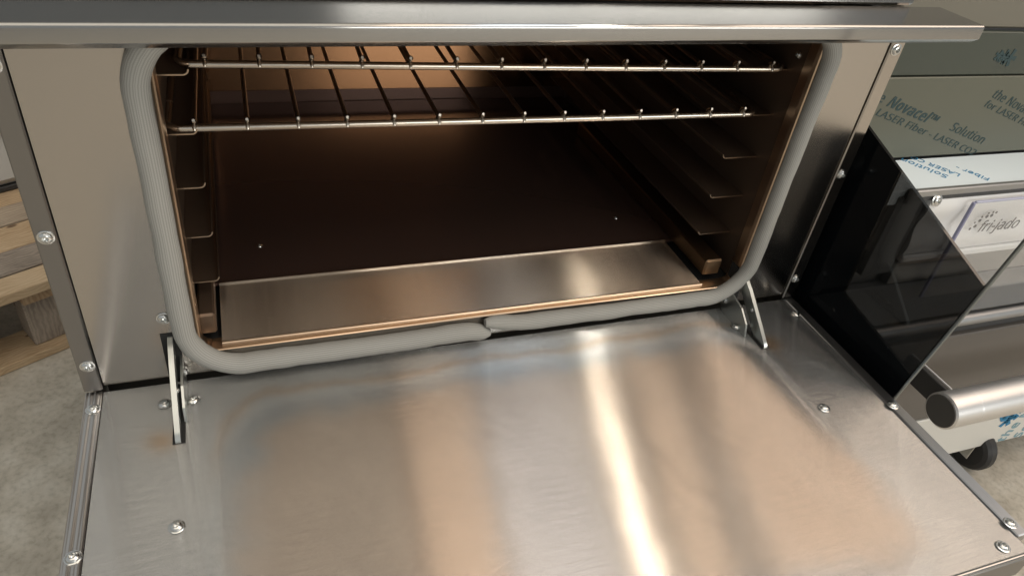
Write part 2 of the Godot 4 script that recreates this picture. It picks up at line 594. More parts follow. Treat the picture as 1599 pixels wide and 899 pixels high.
	# body behind the front: a shell of plates so the cavity stays open
	box_part("side_panel", Vector3(0.004, FLOOR_Y + 0.1, -0.62), Vector3(0.010, 0.352, -0.006), 0.002, strip_mat, oven, ob, Vector3.UP)
	box_part("side_panel", Vector3(0.790, FLOOR_Y + 0.1, -0.62), Vector3(0.796, 0.352, -0.006), 0.002, strip_mat, oven, ob, Vector3.UP)
	box_part("rear_panel", Vector3(0.011, FLOOR_Y + 0.1, -0.62), Vector3(0.789, 0.352, -0.612), 0.002, strip_mat, oven, ob)
	box_part("plinth", Vector3(0.012, FLOOR_Y + 0.1, -0.05), Vector3(0.788, -0.045, -0.012), 0.002, strip_mat, oven, ob)
	for fx in [0.06, 0.74]:
		for fz in [-0.08, -0.56]:
			var lb := MB.new(ob)
			lb.tube(PackedVector3Array([Vector3(fx, FLOOR_Y + 0.001, fz), Vector3(fx, FLOOR_Y + 0.12, fz)]), 0.02, 14)
			part("leg", lb.mesh(), zinc, oven)
	front_panel(oven, ob, panel_mat, lip_mat)
	for sx in [0, 1]:
		var x0: float = 0.0 if sx == 0 else 0.7825
		var x1: float = 0.0155 if sx == 0 else 0.8
		box_part("side_strip", Vector3(x0, 0.004, -0.02), Vector3(x1, 0.352, 0.0025), 0.0012, strip_mat if sx == 0 else panel_mat, oven, ob, Vector3.UP)
	# dark gap between front panel and door
	box_part("hinge_recess", Vector3(0.012, -0.03, -0.045), Vector3(0.788, 0.03, -0.03), 0.0, black, oven, ob)
	# cavity
	box_part("cavity_wall", Vector3(0.097, 0.036, -0.545), Vector3(0.1015, 0.352, -0.004), 0.0, cavity_mat, oven, ob, Vector3.BACK)
	box_part("cavity_wall", Vector3(0.7005, 0.036, -0.545), Vector3(0.705, 0.352, -0.004), 0.0, cavity_mat, oven, ob, Vector3.BACK)
	box_part("cavity_ceiling", Vector3(0.1015, 0.3465, -0.545), Vector3(0.7005, 0.351, -0.004), 0.0, cavity_mat, oven, ob)
	box_part("cavity_back", Vector3(0.1015, 0.064, -0.545), Vector3(0.7005, 0.3465, -0.538), 0.001, back_mat, oven, ob)
	box_part("cavity_back_skirt", Vector3(0.1015, 0.036, -0.555), Vector3(0.7005, 0.072, -0.5465), 0.0, dark_floor_mat, oven, ob)
	box_part("floor_plate", Vector3(0.104, 0.0385, -0.545), Vector3(0.698, 0.042, -0.093), 0.0008, dark_floor_mat, oven, ob)
	box_part("cavity_base", Vector3(0.1, 0.030, -0.56), Vector3(0.702, 0.034, -0.015), 0.0, black, oven, ob)
	# stainless front strip of the oven floor, folded up at its rear and down at its front
	var fs := MB.new(ob, Vector3.RIGHT)
	fs.extrude(PackedVector2Array([Vector2(-0.002, 0.0345), Vector2(-0.0005, 0.0385), Vector2(-0.0025, 0.0405), Vector2(-0.0905, 0.0415), Vector2(-0.0915, 0.0438), Vector2(-0.0928, 0.0438), Vector2(-0.0928, 0.0365), Vector2(-0.004, 0.0345)]), Vector3.BACK, Vector3.UP, Vector3(0.122, 0, 0), Vector3(0.530, 0, 0))
	part("floor_strip", fs.mesh(), floor_strip_mat, oven)
	var fe := MB.new(ob, Vector3.RIGHT)
	fe.tube(PackedVector3Array([Vector3(0.122, 0.0405, -0.001), Vector3(0.652, 0.0405, -0.001)]), 0.0017, 10)
	part("floor_edge", fe.mesh(), lip_mat, oven)
	# lower guides at either side of the floor
	box_part("floor_guide", Vector3(0.660, 0.0425, -0.40), Vector3(0.683, 0.064, -0.014), 0.002, steel(lin(0.27, 0.18, 0.11), 0.38, 0.0), oven, ob, Vector3.BACK)
	box_part("floor_guide", Vector3(0.1035, 0.0425, -0.40), Vector3(0.1185, 0.066, -0.014), 0.002, cavity_mat, oven, ob, Vector3.BACK)
	# shelf rails: five each side, inner edge curled up
	var tip := steel(lin(0.46, 0.36, 0.27), 0.3, 0.0)
	for k in 5:
		var y: float = 0.087 + 0.05 * k
		for sx in [0, 1]:
			var wx: float = 0.1018 if sx == 0 else 0.7002
			var dir: float = 1.0 if sx == 0 else -1.0
			var ln: float = 0.0245 if sx == 0 else 0.046
			var outer := PackedVector2Array()
			var inner := PackedVector2Array()
			outer.append(Vector2(0, 0))
			inner.append(Vector2(0, 0.0012))
			for a in 7:
				var th: float = PI * 0.5 * a / 6.0
				outer.append(Vector2(ln - 0.005 + 0.005 * sin(th), 0.005 - 0.005 * cos(th)))
				inner.append(Vector2(ln - 0.005 + 0.0038 * sin(th), 0.005 - 0.0038 * cos(th)))
			inner.reverse()
			outer.append_array(inner)
			var rb := MB.new(ob, Vector3.BACK)
			rb.extrude(outer, Vector3(dir, 0, 0), Vector3.UP, Vector3(wx, y - 0.0015, -0.52), Vector3(0, 0, 0.48))
			var rail := part("shelf_rail", rb.mesh(), cavity_mat, oven)
			var tb := MB.new(ob, Vector3.RIGHT)
			tb.extrude(outer, Vector3(dir, 0, 0), Vector3.UP, Vector3(wx, y - 0.0015, -0.0395), Vector3(0, 0, 0.0012))
			part("rail_edge", tb.mesh(), tip, rail)
	gasket(oven, ob, gasket_mat)
	# ledge and lower part of the control panel
	var lp := MB.new(ob, Vector3.RIGHT)
	var prof := PackedVector2Array([Vector2(0.004, 0.3605)])
	prof.append_array(arc2(Vector2(0.0570, 0.3575), 0.0030, 90, 0, 6))
	prof.append(Vector2(0.0600, 0.3495))
	prof.append_array(arc2(Vector2(0.0585, 0.3490), 0.0015, 0, -50, 3))
	prof.append(Vector2(0.0530, 0.3432))
	prof.append_array(arc2(Vector2(0.0515, 0.3440), 0.0015, -50, -90, 2))
	prof.append_array(PackedVector2Array([Vector2(0.0480, 0.3425), Vector2(0.0480, 0.3445), Vector2(0.004, 0.3525)]))
	lp.extrude(prof, Vector3.BACK, Vector3.UP, Vector3(-0.12, 0, 0), Vector3(0.951, 0, 0), true, true, 35.0)
	var ledge := part("ledge", lp.mesh(), ledge_mat, oven)
	ledge.rotation.z = deg_to_rad(0.62)
	ledge.position = Vector3(0, 0.0, 0)
	var cp := box_part("control_panel", Vector3(-0.10, 0.361, -0.30), Vector3(0.797, 0.52, 0.0035), 0.003, ledge_mat, oven, ob)
	cp.rotation.z = deg_to_rad(0.62)
	# screws on the front
	var sm := screw_mesh()
	for s in [Vector2(0.008, 0.173), Vector2(0.009, 0.036), Vector2(0.790, 0.322), Vector2(0.7905, 0.180), Vector2(0.7905, 0.034), Vector2(0.008, 0.31)]:
		put_screw(sm, screw_mat, oven, Vector3(s.x, s.y, 0.0026) - ob, Vector3.BACK)
	put_screw(sm, screw_mat, oven, Vector3(0.0775, 0.079, 0.0003) - ob, Vector3.BACK)
	# screws in the cavity
	for s in [Vector3(0.166, 0.0421, -0.156), Vector3(0.611, 0.0421, -0.153)]:
		put_screw(sm, screw_mat, oven, s - ob, Vector3.UP, 0.55)
	for s in [Vector3(0.7003, 0.055, -0.012), Vector3(0.7003, 0.305, -0.03)]:
		put_screw(sm, screw_mat, oven, s - ob, Vector3.LEFT, 0.7)
	for s in [Vector3(0.1017, 0.07, -0.012), Vector3(0.1017, 0.27, -0.02)]:
		put_screw(sm, screw_mat, oven, s - ob, Vector3.RIGHT, 0.7)
	# ------------------------------------------------------------ door
	var door := Node3D.new()
	door.name = "door"
	oven.add_child(door)
	door.set_meta("label", "oven door lying open, heat tinted brushed steel inner face")
	door_face(door, ob, door_mat)
	box_part("door_shell", Vector3(0.001, -0.042, 0.001), Vector3(0.799, -0.0075, 0.3735), 0.003, strip_mat, door, ob)
	box_part("side_trim", Vector3(0.0, -0.040, -0.001), Vector3(0.0145, 0.0016, 0.3725), 0.001, grooved(steel(lin(0.58, 0.56, 0.54), 0.3, 0.0), groove, 0.5), door, ob, Vector3.BACK)
	box_part("side_trim", Vector3(0.7865, -0.040, -0.001), Vector3(0.8, 0.0022, 0.358), 0.001, door_trim_mat, door, ob, Vector3.BACK)
	var rim := MB.new(ob, Vector3.RIGHT)
	rim.tube(PackedVector3Array([Vector3(0.0, -0.001, 0.3735), Vector3(0.8, -0.001, 0.3735)]), 0.0022, 10)
	part("front_rim", rim.mesh(), ledge_mat, door)
	for s in [Vector3(0.0085, 0.0017, 0.023), Vector3(0.0085, 0.0017, 0.176), Vector3(0.790, 0.0023, 0.192), Vector3(0.7905, 0.0023, 0.345)]:
		put_screw(sm, screw_mat, door, s - ob, Vector3.UP)
	for s in [Vector3(0.067, 0.0006, 0.028), Vector3(0.0915, 0.0006, 0.0285), Vector3(0.079, 0.0006, 0.166), Vector3(0.783, 0.0006, 0.031), Vector3(0.6905, 0.0006, 0.037), Vector3(0.710, 0.0006, 0.177), Vector3(0.763, 0.0006, 0.362)]:
		put_screw(sm, screw_mat, door, s - ob, Vector3.UP)
	# ------------------------------------------------------------ hinges
	for hx in [0.0790, 0.7030]:
		hinge(oven, ob, hx, zinc, black, sm, screw_mat)
	# ------------------------------------------------------------ racks
	rack("upper wire oven rack resting on the topmost pair of shelf rails", Vector3(0.4035, 0.2865, -0.041), -2.2, rod_mat, wire_mat)
	rack("lower wire oven rack resting on the second pair of shelf rails", Vector3(0.3895, 0.2365, -0.038), -0.8, rod_mat, wire_mat)
	neighbour(brushed, screw_mat, sm, black)
	pallet()

# ---------------------------------------------------------------- oven parts
func arc2(c: Vector2, r: float, a0: float, a1: float, n: int) -> PackedVector2Array:
	var o := PackedVector2Array()
	for i in n + 1:
		var a: float = deg_to_rad(lerpf(a0, a1, float(i) / n))
		o.append(c + Vector2(cos(a), sin(a)) * r)
	return o
func round_hit(dir: Vector2, c: Vector2, lo: Vector2, hi: Vector2, r: float) -> Vector2:
	var a := 0.0
	var b := 2.0
	for i in 40:
		var m: float = (a + b) * 0.5
		if rounded_dist(c + dir * m, lo, hi, r) < 0.0:
			a = m
		else:
			b = m
	return c + dir * a
func front_panel(oven: Node3D, ob: Vector3, mat: Material, lip: Material) -> void:
	var ilo := Vector2(0.1015, 0.0345)
	var ihi := Vector2(0.7005, 0.347)
	var olo := Vector2(0.0165, 0.012)
	var ohi := Vector2(0.7815, 0.352)
	var c: Vector2 = (ilo + ihi) * 0.5
	var angs: Array = []
	for i in 120:
		angs.append(TAU * i / 120.0)
	for q in [olo, ohi, Vector2(olo.x, ohi.y), Vector2(ohi.x, olo.y), ilo, ihi, Vector2(ilo.x, ihi.y), Vector2(ihi.x, ilo.y)]:
		var a0: float = fposmod((q - c).angle(), TAU)
		for d in [-0.02, -0.01, 0.0, 0.01, 0.02]:
			angs.append(fposmod(a0 + d, TAU))
	angs.sort()
	var b := MB.new(ob, Vector3.RIGHT)
	var l := MB.new(ob, Vector3.BACK)
	var n: int = angs.size()
	for i in n:
		var d0 := Vector2.from_angle(angs[i])
		var d1 := Vector2.from_angle(angs[(i + 1) % n])
		var i0: Vector2 = round_hit(d0, c, ilo, ihi, 0.010)
		var i1: Vector2 = round_hit(d1, c, ilo, ihi, 0.010)
		var o0: Vector2 = round_hit(d0, c, olo, ohi, 0.0001)
		var o1: Vector2 = round_hit(d1, c, olo, ohi, 0.0001)
		b.quad(Vector3(i0.x, i0.y, 0), Vector3(o0.x, o0.y, 0), Vector3(o1.x, o1.y, 0), Vector3(i1.x, i1.y, 0))
		# rounded lip turning into the cavity
		var prev0: Vector3 = Vector3(i0.x, i0.y, 0.0)
		var prev1: Vector3 = Vector3(i1.x, i1.y, 0.0)
		for s in 5:
			var z: float = [0.0025, 0.0030, 0.0020, -0.002, -0.014][s]
			var k: float = [0.0008, 0.0020, 0.0032, 0.0040, 0.0040][s]
			var q0: Vector2 = i0 - d0 * k
			var q1: Vector2 = i1 - d1 * k
			var p0 := Vector3(q0.x, q0.y, z)
			var p1 := Vector3(q1.x, q1.y, z)
			l.quad(p0, prev0, prev1, p1)
			prev0 = p0
			prev1 = p1
	part("front_panel", b.mesh(), mat, oven)
	part("opening_lip", l.mesh(), lip, oven)
	# bottom bend of the panel
	var bb := MB.new(ob, Vector3.RIGHT)
	bb.extrude(arc2(Vector2(-0.010, 0.012), 0.010, 0, -85, 8), Vector3.BACK, Vector3.UP, Vector3(0.0165, 0, 0), Vector3(0.765, 0, 0), false, false)
	part("panel_bend", bb.mesh(), mat, oven)
func gasket(oven: Node3D, ob: Vector3, mat: Material) -> void:
	var lo := Vector2(0.0920, 0.0220)
	var hi := Vector2(0.7065, 0.343)
	var r := 0.052
	var p := PackedVector3Array()
	var rad := PackedFloat32Array()
	var nz := FastNoiseLite.new()
	nz.seed = 8
	nz.frequency = 9.0
	var raw: Array = []
	var x: float = 0.381
	while x < hi.x - r:
		raw.append(Vector2(x, lo.y + 0.003 + 0.0060 * smoothstep(0.43, 0.385, x)))
		x += 0.008
	for a in range(-90, 1, 7):
		raw.append(Vector2(hi.x - r, lo.y + 0.003 + r) + Vector2.from_angle(deg_to_rad(a)) * r)
	var y: float = lo.y + r + 0.012
	while y < hi.y - 0.03:
		raw.append(Vector2(hi.x, y))
		y += 0.01
	for a in range(0, 91, 10):
		raw.append(Vector2(hi.x - 0.03, hi.y - 0.03) + Vector2.from_angle(deg_to_rad(a)) * 0.03)
	x = hi.x - 0.05
	while x > lo.x + r:
		raw.append(Vector2(x, hi.y))
		x -= 0.02
	for a in range(90, 181, 8):
		raw.append(Vector2(lo.x + r, hi.y - r) + Vector2.from_angle(deg_to_rad(a)) * r)
	y = hi.y - r - 0.01
	while y > lo.y + r:
		raw.append(Vector2(lo.x, y))
		y -= 0.01
	for a in range(180, 271, 7):
		raw.append(Vector2(lo.x + r, lo.y + r - 0.003) + Vector2.from_angle(deg_to_rad(a)) * r)
	x = lo.x + r + 0.01
	while x < 0.392:
		raw.append(Vector2(x, lo.y - 0.002 + 0.002 * smoothstep(0.28, 0.35, x) - 0.005 * smoothstep(0.36, 0.39, x)))
		x += 0.006
	var n: int = raw.size()
	for i in n:
		var q: Vector2 = raw[i]
		var amp: float = 0.0016 if q.x > 0.38 else 0.0006
		q += Vector2(nz.get_noise_2d(q.x * 1.5, q.y * 1.5), nz.get_noise_2d(q.x * 1.5 + 40, q.y * 1.5)) * amp
		p.append(Vector3(q.x, q.y, 0.0075))
		var rr: float = 0.0098 if q.x < 0.38 else 0.0088
		rr *= 1.0 + 0.10 * nz.get_noise_1d(i * 0.02)
		var e: int = mini(i, n - 1 - i)
		rr *= [0.5, 0.84, 0.96, 1.0][mini(e, 3)]
		rad.append(rr)
	var b := MB.new(ob)
	b.tube(p, 0.0095, 16, true, rad)
	part("gasket", b.mesh(), mat, oven, Vector3.ZERO, "grey braided rope seal round the oven opening")
func door_face(door: Node3D, ob: Vector3, mat: Material) -> void:
	var b := MB.new(ob)
	var nx := 260
	var nz_ := 130
	var nz := FastNoiseLite.new()
	nz.seed = 31
	nz.frequency = 3.2
	var x0 := 0.0150
	var x1 := 0.7860
	var z0 := 0.0005
	var z1 := 0.3725
	var hgt := func(x: float, z: float) -> float:
		var d: float = rounded_dist(Vector2(x, z), DOOR_LO, DOOR_HI, 0.055)
		return -0.0010 * smoothstep(0.008, -0.012, d) + nz.get_noise_2d(x, z) * 0.00022
	var P: Array = []
	var N: Array = []
	var C: Array = []
	for j in nz_ + 1:
		for i in nx + 1:
			var x: float = lerpf(x0, x1, float(i) / nx)
			var z: float = lerpf(z0, z1, float(j) / nz_)
			var e := 0.002
			P.append(Vector3(x, hgt.call(x, z), z))
			C.append(door_tint(Vector2(x, z)))
			N.append(Vector3(-(hgt.call(x + e, z) - hgt.call(x - e, z)) / (2 * e), 1.0, -(hgt.call(x, z + e) - hgt.call(x, z - e)) / (2 * e)).normalized())
	for j in nz_:
		for i in nx:
			var a: int = j * (nx + 1) + i
			var q: Array = [a, a + nx + 1, a + nx + 2, a + 1]
			var u: Array = []
			for k in q:
				u.append(Vector2(P[k].x, P[k].z))
			for k in [0, 2, 1, 0, 3, 2]:
				b.st.set_color(C[q[k]])
				b.st.set_uv2(Vector2(P[q[k]].x / 0.8, P[q[k]].z / 0.4))
				b.vert(P[q[k]], N[q[k]], u[k])
	part("inner_face", b.mesh(), mat, door)
func screw_mesh() -> ArrayMesh:
	var b := MB.new()
	b.lathe(PackedVector2Array([Vector2(0.0058, 0.0), Vector2(0.0058, 0.0005), Vector2(0.0050, 0.0008), Vector2(0.0046, 0.0008), Vector2(0.0042, 0.0016), Vector2(0.0033, 0.0024), Vector2(0.0024, 0.0028), Vector2(0.0021, 0.0028), Vector2(0.0018, 0.0006), Vector2(0.0, 0.0006)]), Vector3.ZERO, Vector3.UP, 18)
	return b.mesh()
func put_screw(m: Mesh, mat: Material, parent: Node, at: Vector3, axis: Vector3, scale_: float = 1.0) -> void:
	var o := part("screw", m, mat, parent, at)
	var q := Quaternion(Vector3.UP, axis)
	o.basis = Basis(q).scaled(Vector3.ONE * 1.08 * scale_)
func hinge(oven: Node3D, ob: Vector3, hx: float, mat: Material, dark: Material, sm: Mesh, smat: Material) -> void:
	var h := Node3D.new()
	h.name = "hinge"
	oven.add_child(h, true)
	# dark slots in panel and door
	box_part("slot", Vector3(hx - 0.0075, 0.006, -0.012), Vector3(hx + 0.0075, 0.061, 0.0008), 0.0, dark, h, ob)
	box_part("slot", Vector3(hx - 0.0045, -0.010, 0.004), Vector3(hx + 0.0060, 0.0008, 0.079), 0.0, dark, h, ob)
	# curved arm: band between an outer and an inner curve
	var outer := PackedVector2Array()
	var inner := PackedVector2Array()
	var key: Array = [Vector2(-0.008, 0.060), Vector2(0.006, 0.056), Vector2(0.025, 0.045), Vector2(0.045, 0.030), Vector2(0.062, 0.017), Vector2(0.078, 0.004), Vector2(0.0805, -0.006)]
	for i in key.size() - 1:
		for s in 3:
			outer.append(key[i].lerp(key[i + 1], s / 3.0))
	outer.append(key[-1])
	for q in outer:
		inner.append(q + Vector2(-0.009, -0.012) * (1.0 if q.y > 0.012 else 0.75))
	inner.reverse()
	outer.append_array(inner)
	var b := MB.new(ob, Vector3.UP)
	b.extrude(outer, Vector3.BACK, Vector3.UP, Vector3(hx - 0.0020, 0, 0), Vector3(0.0045, 0, 0), true, true, 45)
	part("arm", b.mesh(), mat, h)
	put_screw(sm, smat, h, Vector3(hx + (0.0026 if hx < 0.4 else -0.0021), 0.027, 0.040) - ob, Vector3.RIGHT if hx < 0.4 else Vector3.LEFT, 0.45)
	# inner link plate
	var side: float = 0.0062 if hx < 0.4 else -0.0115
	var c := MB.new(ob, Vector3.UP)
	c.extrude(PackedVector2Array([Vector2(-0.006, 0.036), Vector2(0.010, 0.031), Vector2(0.034, 0.026), Vector2(0.050, 0.014), Vector2(0.056, -0.004), Vector2(0.010, -0.004), Vector2(-0.006, 0.010)]), Vector3.BACK, Vector3.UP, Vector3(hx + side - 0.001, 0, 0), Vector3(0.0022, 0, 0), true, true, 20)
	part("link_plate", c.mesh(), mat, h)
	put_screw(sm, smat, h, Vector3(hx + side + (0.0014 if hx < 0.4 else -0.0012), 0.016, 0.004) - ob, Vector3.RIGHT if hx < 0.4 else Vector3.LEFT, 0.8)
func rack(label: String, at: Vector3, turn: float, rod: Material, wire: Material) -> void:
	var t := thing("oven_rack", label, "oven rack", at, "wire racks in the oven")
	t.rotation.y = deg_to_rad(turn)
	var w := 0.286
	var d := 0.44
	var r := 0.0033
	var c := 0.010
	# front rail with corners that turn back
	var p := PackedVector3Array()
	p.append(Vector3(-w, r, -0.05))
	for a in range(180, 89, -15):
		var q := Vector2.from_angle(deg_to_rad(a)) * c
		p.append(Vector3(-w + c + q.x, r, -c + q.y))
	for a in range(90, -1, -15):
		var q := Vector2.from_angle(deg_to_rad(a)) * c
		p.append(Vector3(w - c + q.x, r, -c + q.y))
	p.append(Vector3(w, r, -0.05))
	var b := MB.new()
	b.tube(p, r, 12)
	part("front_rail", b.mesh(), rod, t)
	for s in [-1.0, 1.0]:
		var e := MB.new()
		e.tube(PackedVector3Array([Vector3(s * w, r, -0.0495), Vector3(s * w, r, -d)]), r, 10)
		part("side_rail", e.mesh(), wire, t)
	var g := MB.new()
	g.tube(PackedVector3Array([Vector3(-w, r, -d), Vector3(w, r, -d)]), r, 10)
	part("rear_rail", g.mesh(), wire, t)
	var wr := 0.0020
	var top: float = 2 * r + wr * 0.6
	var wb := MB.new()
	wb.tube(PackedVector3Array([Vector3(0, top, -d - 0.004), Vector3(0, top, -0.004)]), wr, 8)
	var wm := wb.mesh()
	var nb := MB.new()
	nb.tube(PackedVector3Array([Vector3(0, top - 0.003, -0.0035), Vector3(0, top - 0.0002, -0.0030), Vector3(0, top + 0.0012, -0.0012), Vector3(0, top + 0.0022, 0.0006), Vector3(0, top + 0.0030, 0.0018), Vector3(0, top + 0.0034, 0.0026)]), wr, 10, true, PackedFloat32Array([wr, wr * 0.95, wr * 0.9, wr * 1.05, wr * 1.1, wr * 0.6]))
	nb.tube(PackedVector3Array([Vector3(0, top - 0.0012, 0.0005), Vector3(0, top - 0.0030, 0.0026), Vector3(0, top - 0.0052, 0.0034)]), wr, 10, true, PackedFloat32Array([wr * 0.8, wr, wr * 0.6]))
	var nm := nb.mesh()
	for k in 14:
		var x: float = -0.2655 + 0.0411 * k
		var o := part("wire", wm, wire, t, Vector3(x, 0, 0))
		part("wire_end", nm, rod, o)

# ---------------------------------------------------------------- the appliance on the right
func text_part(called: String, txt: String, height: float, mat: Material, parent: Node, at: Vector3, rot: Basis, bold: bool = false, italic: float = 0.0, wide: float = 1.0) -> void:
	var f := SystemFont.new()
	f.font_names = PackedStringArray(["Droid Sans"])
	if bold:
		f.font_weight = 700
	var tm := TextMesh.new()
	tm.font = f
	tm.text = txt
	tm.font_size = 64
	tm.pixel_size = height / 64.0
	tm.depth = 0.0004
	tm.horizontal_alignment = HORIZONTAL_ALIGNMENT_LEFT
	var o := part(called, tm, mat, parent)
	var sh := Basis(Vector3(wide, 0, 0), Vector3(italic, 1, 0), Vector3(0, 0, 1))
	o.transform = Transform3D(rot * sh, at)
func neighbour(brushed: Texture2D, screw_mat: Material, sm: Mesh, black: Material) -> void:
	var nb := Vector3(1.4, FLOOR_Y, -0.2)
	var t := thing("food_warmer", "steel food display appliance with film covered panels and a thick tube handle", "appliance", nb)
	var film := plain(lin(0.115, 0.12, 0.092), 0.35)
	var film_dark := plain(lin(0.055, 0.066, 0.054), 0.35)
	var film_white := plain(lin(0.76, 0.85, 0.90), 0.3)
	var alu := plain(lin(0.80, 0.81, 0.82), 0.35, 0.2)
	var grey_alu := steel(lin(0.40, 0.41, 0.42), 0.42, 0.3, brushed)
	var dark_grey := plain(lin(0.06, 0.062, 0.065), 0.5)
	var mid_grey := plain(lin(0.16, 0.165, 0.17), 0.45)
	var brown_grey := plain(lin(0.115, 0.105, 0.095), 0.4)
	var blue_ink := plain(lin(0.03, 0.22, 0.42), 0.6)
	var dull_ink := plain(lin(0.022, 0.052, 0.058), 0.6)
	var X0 := 0.87
	var X1 := 2.0
	box_part("cabinet", Vector3(X0, -0.40, -0.62), Vector3(X1, 0.125, -0.012), 0.004, grey_alu, t, nb)
	box_part("rear_film_panel", Vector3(X0, 0.150, -0.086), Vector3(X1, 0.2595, -0.078), 0.001, film, t, nb)
	box_part("rear_film_panel", Vector3(X0, 0.2615, -0.086), Vector3(X1, 0.315, -0.079), 0.001, film_dark, t, nb)
	box_part("top_panel", Vector3(X0, 0.318, -0.60), Vector3(X1, 0.60, -0.084), 0.002, plain(lin(0.17, 0.16, 0.13), 0.45), t, nb)
	box_part("backing", Vector3(X0 + 0.004, 0.126, -0.60), Vector3(X1, 0.317, -0.088), 0.0, dark_grey, t, nb)
	box_part("film_deck", Vector3(X0, 0.127, -0.0775), Vector3(X1, 0.1475, -0.004), 0.001, film_white, t, nb)
	box_part("deck_rail", Vector3(0.9235, 0.1395, -0.004), Vector3(X1, 0.1495, 0.0035), 0.0015, grey_alu, t, nb)
	box_part("rail_end_cap", Vector3(0.912, 0.132, -0.004), Vector3(0.9225, 0.1505, 0.005), 0.0015, dark_grey, t, nb)
	box_part("rail_gap", Vector3(0.905, 0.1335, -0.0115), Vector3(X1, 0.139, 0.001), 0.0, dark_grey, t, nb)
	# fascia with gentle ridges
	var fb := MB.new(nb, Vector3.RIGHT)
	var pr := PackedVector2Array()
	for i in 25:
		var v: float = i / 24.0
		pr.append(Vector2(0.002 + 0.0022 * sin(v * PI * 3.0), lerpf(0.1335, 0.052, v)))
	pr.append(Vector2(-0.011, 0.052))
	pr.append(Vector2(-0.011, 0.1335))
	fb.extrude(pr, Vector3.BACK, Vector3.UP, Vector3(0.955, 0, 0), Vector3(1.04, 0, 0), true, true, 30)
	part("fascia", fb.mesh(), alu, t)
	box_part("fascia_side", Vector3(0.905, 0.02, -0.0115), Vector3(0.9535, 0.133, -0.002), 0.001, mid_grey, t, nb)
	box_part("light_ridge", Vector3(0.955, 0.040, -0.0115), Vector3(X1, 0.0505, 0.006), 0.002, plain(lin(0.75, 0.76, 0.76), 0.35), t, nb)
	box_part("lower_trim", Vector3(0.955, 0.003, -0.0115), Vector3(X1, 0.039, 0.002), 0.001, grey_alu, t, nb)
	box_part("grey_panel", Vector3(0.87, -0.075, -0.0115), Vector3(X1, 0.0005, 0.001), 0.001, mid_grey, t, nb)
	var rr := MB.new(nb)
	rr.tube(PackedVector3Array([Vector3(0.88, -0.088, 0.003), Vector3(X1, -0.088, 0.003)]), 0.010, 14)
	part("round_rail", rr.mesh(), grey_alu, t)
	box_part("shadow_gap", Vector3(0.88, -0.121, -0.0115), Vector3(X1, -0.0985, -0.004), 0.0, dark_grey, t, nb)
	box_part("lower_door", Vector3(0.88, -0.322, -0.0115), Vector3(X1, -0.122, 0.004), 0.002, brown_grey, t, nb)
	box_part("film_strip", Vector3(0.88, -0.450, -0.0115), Vector3(X1, -0.324, 0.006), 0.002, plain(lin(0.70, 0.69, 0.65), 0.4), t, nb)
	# handle on brackets
	var hb := MB.new(nb)
	hb.lathe(PackedVector2Array([Vector2(0, 0), Vector2(0.0245, 0), Vector2(0.027, 0.002), Vector2(0.027, 0.05), Vector2(0.0268, 0.0505), Vector2(0.027, 0.051), Vector2(0.027, 0.9)]), Vector3(1.060, -0.165, 0.100), Vector3.RIGHT, 32)
	var handle := part("handle", hb.mesh(), steel(lin(0.78, 0.78, 0.78), 0.36, 0.0), t)
	var hc := MB.new(nb)
	hc.lathe(PackedVector2Array([Vector2(0, -0.0012), Vector2(0.0235, -0.0012), Vector2(0.0243, 0.0)]), Vector3(1.060, -0.165, 0.100), Vector3.RIGHT, 32)
	part("end_cap", hc.mesh(), plain(lin(0.085, 0.083, 0.08), 0.5, 0.3), handle)
	box_part("bracket", Vector3(1.078, -0.182, 0.0042), Vector3(1.086, -0.146, 0.090), 0.001, plain(lin(0.03, 0.03, 0.03), 0.45), handle, nb)
	box_part("bracket_edge", Vector3(1.0862, -0.1465, 0.0042), Vector3(1.0882, -0.1440, 0.082), 0.0005, alu, handle, nb)
	# bolt head on the rail
	put_screw(sm, screw_mat, t, Vector3(0.962, 0.1345, 0.004) - nb, Vector3(0, 0.3, 1).normalized(), 1.3)
	# clear cover over the fascia
	var clear := plain(Color(0.92, 0.95, 1.0, 0.04), 0.05)
	clear.transparency = BaseMaterial3D.TRANSPARENCY_ALPHA
	var cover := box_part("clear_cover", Vector3(1.022, -0.02, 0.0100), Vector3(1.9, 0.1300, 0.0135), 0.0, clear, t, nb)
	var edge_blue := plain(lin(0.24, 0.25, 0.38), 0.35)
	box_part("cover_edge", Vector3(1.0175, -0.02, 0.0095), Vector3(1.0218, 0.1315, 0.0138), 0.0008, edge_blue, cover, nb, Vector3.UP)
	box_part("cover_edge", Vector3(1.0219, 0.1301, 0.0095), Vector3(1.9, 0.1330, 0.0138), 0.0008, plain(lin(0.42, 0.44, 0.56), 0.35), cover, nb)
	# printing on the fascia
	var ink := plain(lin(0.012, 0.013, 0.02), 0.6)
	text_part("lettering", "fri-jado", 0.023, ink, t, Vector3(1.066, 0.087, 0.0062) - nb, Basis.IDENTITY, false, 0.22)
	var dots: Array = [[1.050, 0.0890, 0.0020], [1.057, 0.0925, 0.0026], [1.0525, 0.0985, 0.0014], [1.060, 0.1010, 0.0024], [1.0605, 0.1065, 0.0016], [1.069, 0.1065, 0.0026], [1.069, 0.1115, 0.0015], [1.077, 0.1075, 0.0026], [1.0765, 0.1125, 0.0015], [1.083, 0.1115, 0.0018]]
	for d in dots:
		var db := MB.new(nb)
		db.lathe(PackedVector2Array([Vector2(d[2], 0), Vector2(d[2], 0.0004), Vector2(0, 0.0004)]), Vector3(d[0], d[1] - 0.004, 0.0052), Vector3.BACK, 12)
		part("logo_dot", db.mesh(), ink, t)
	# printing on the protective film
	var tilt := Basis(Vector3.BACK, deg_to_rad(-17.5))
	var zf := -0.0777
	text_part("lettering", "the", 0.0165, dull_ink, t, Vector3(0.8715, 0.2417, zf) - nb, tilt, false, 0.0, 1.2)
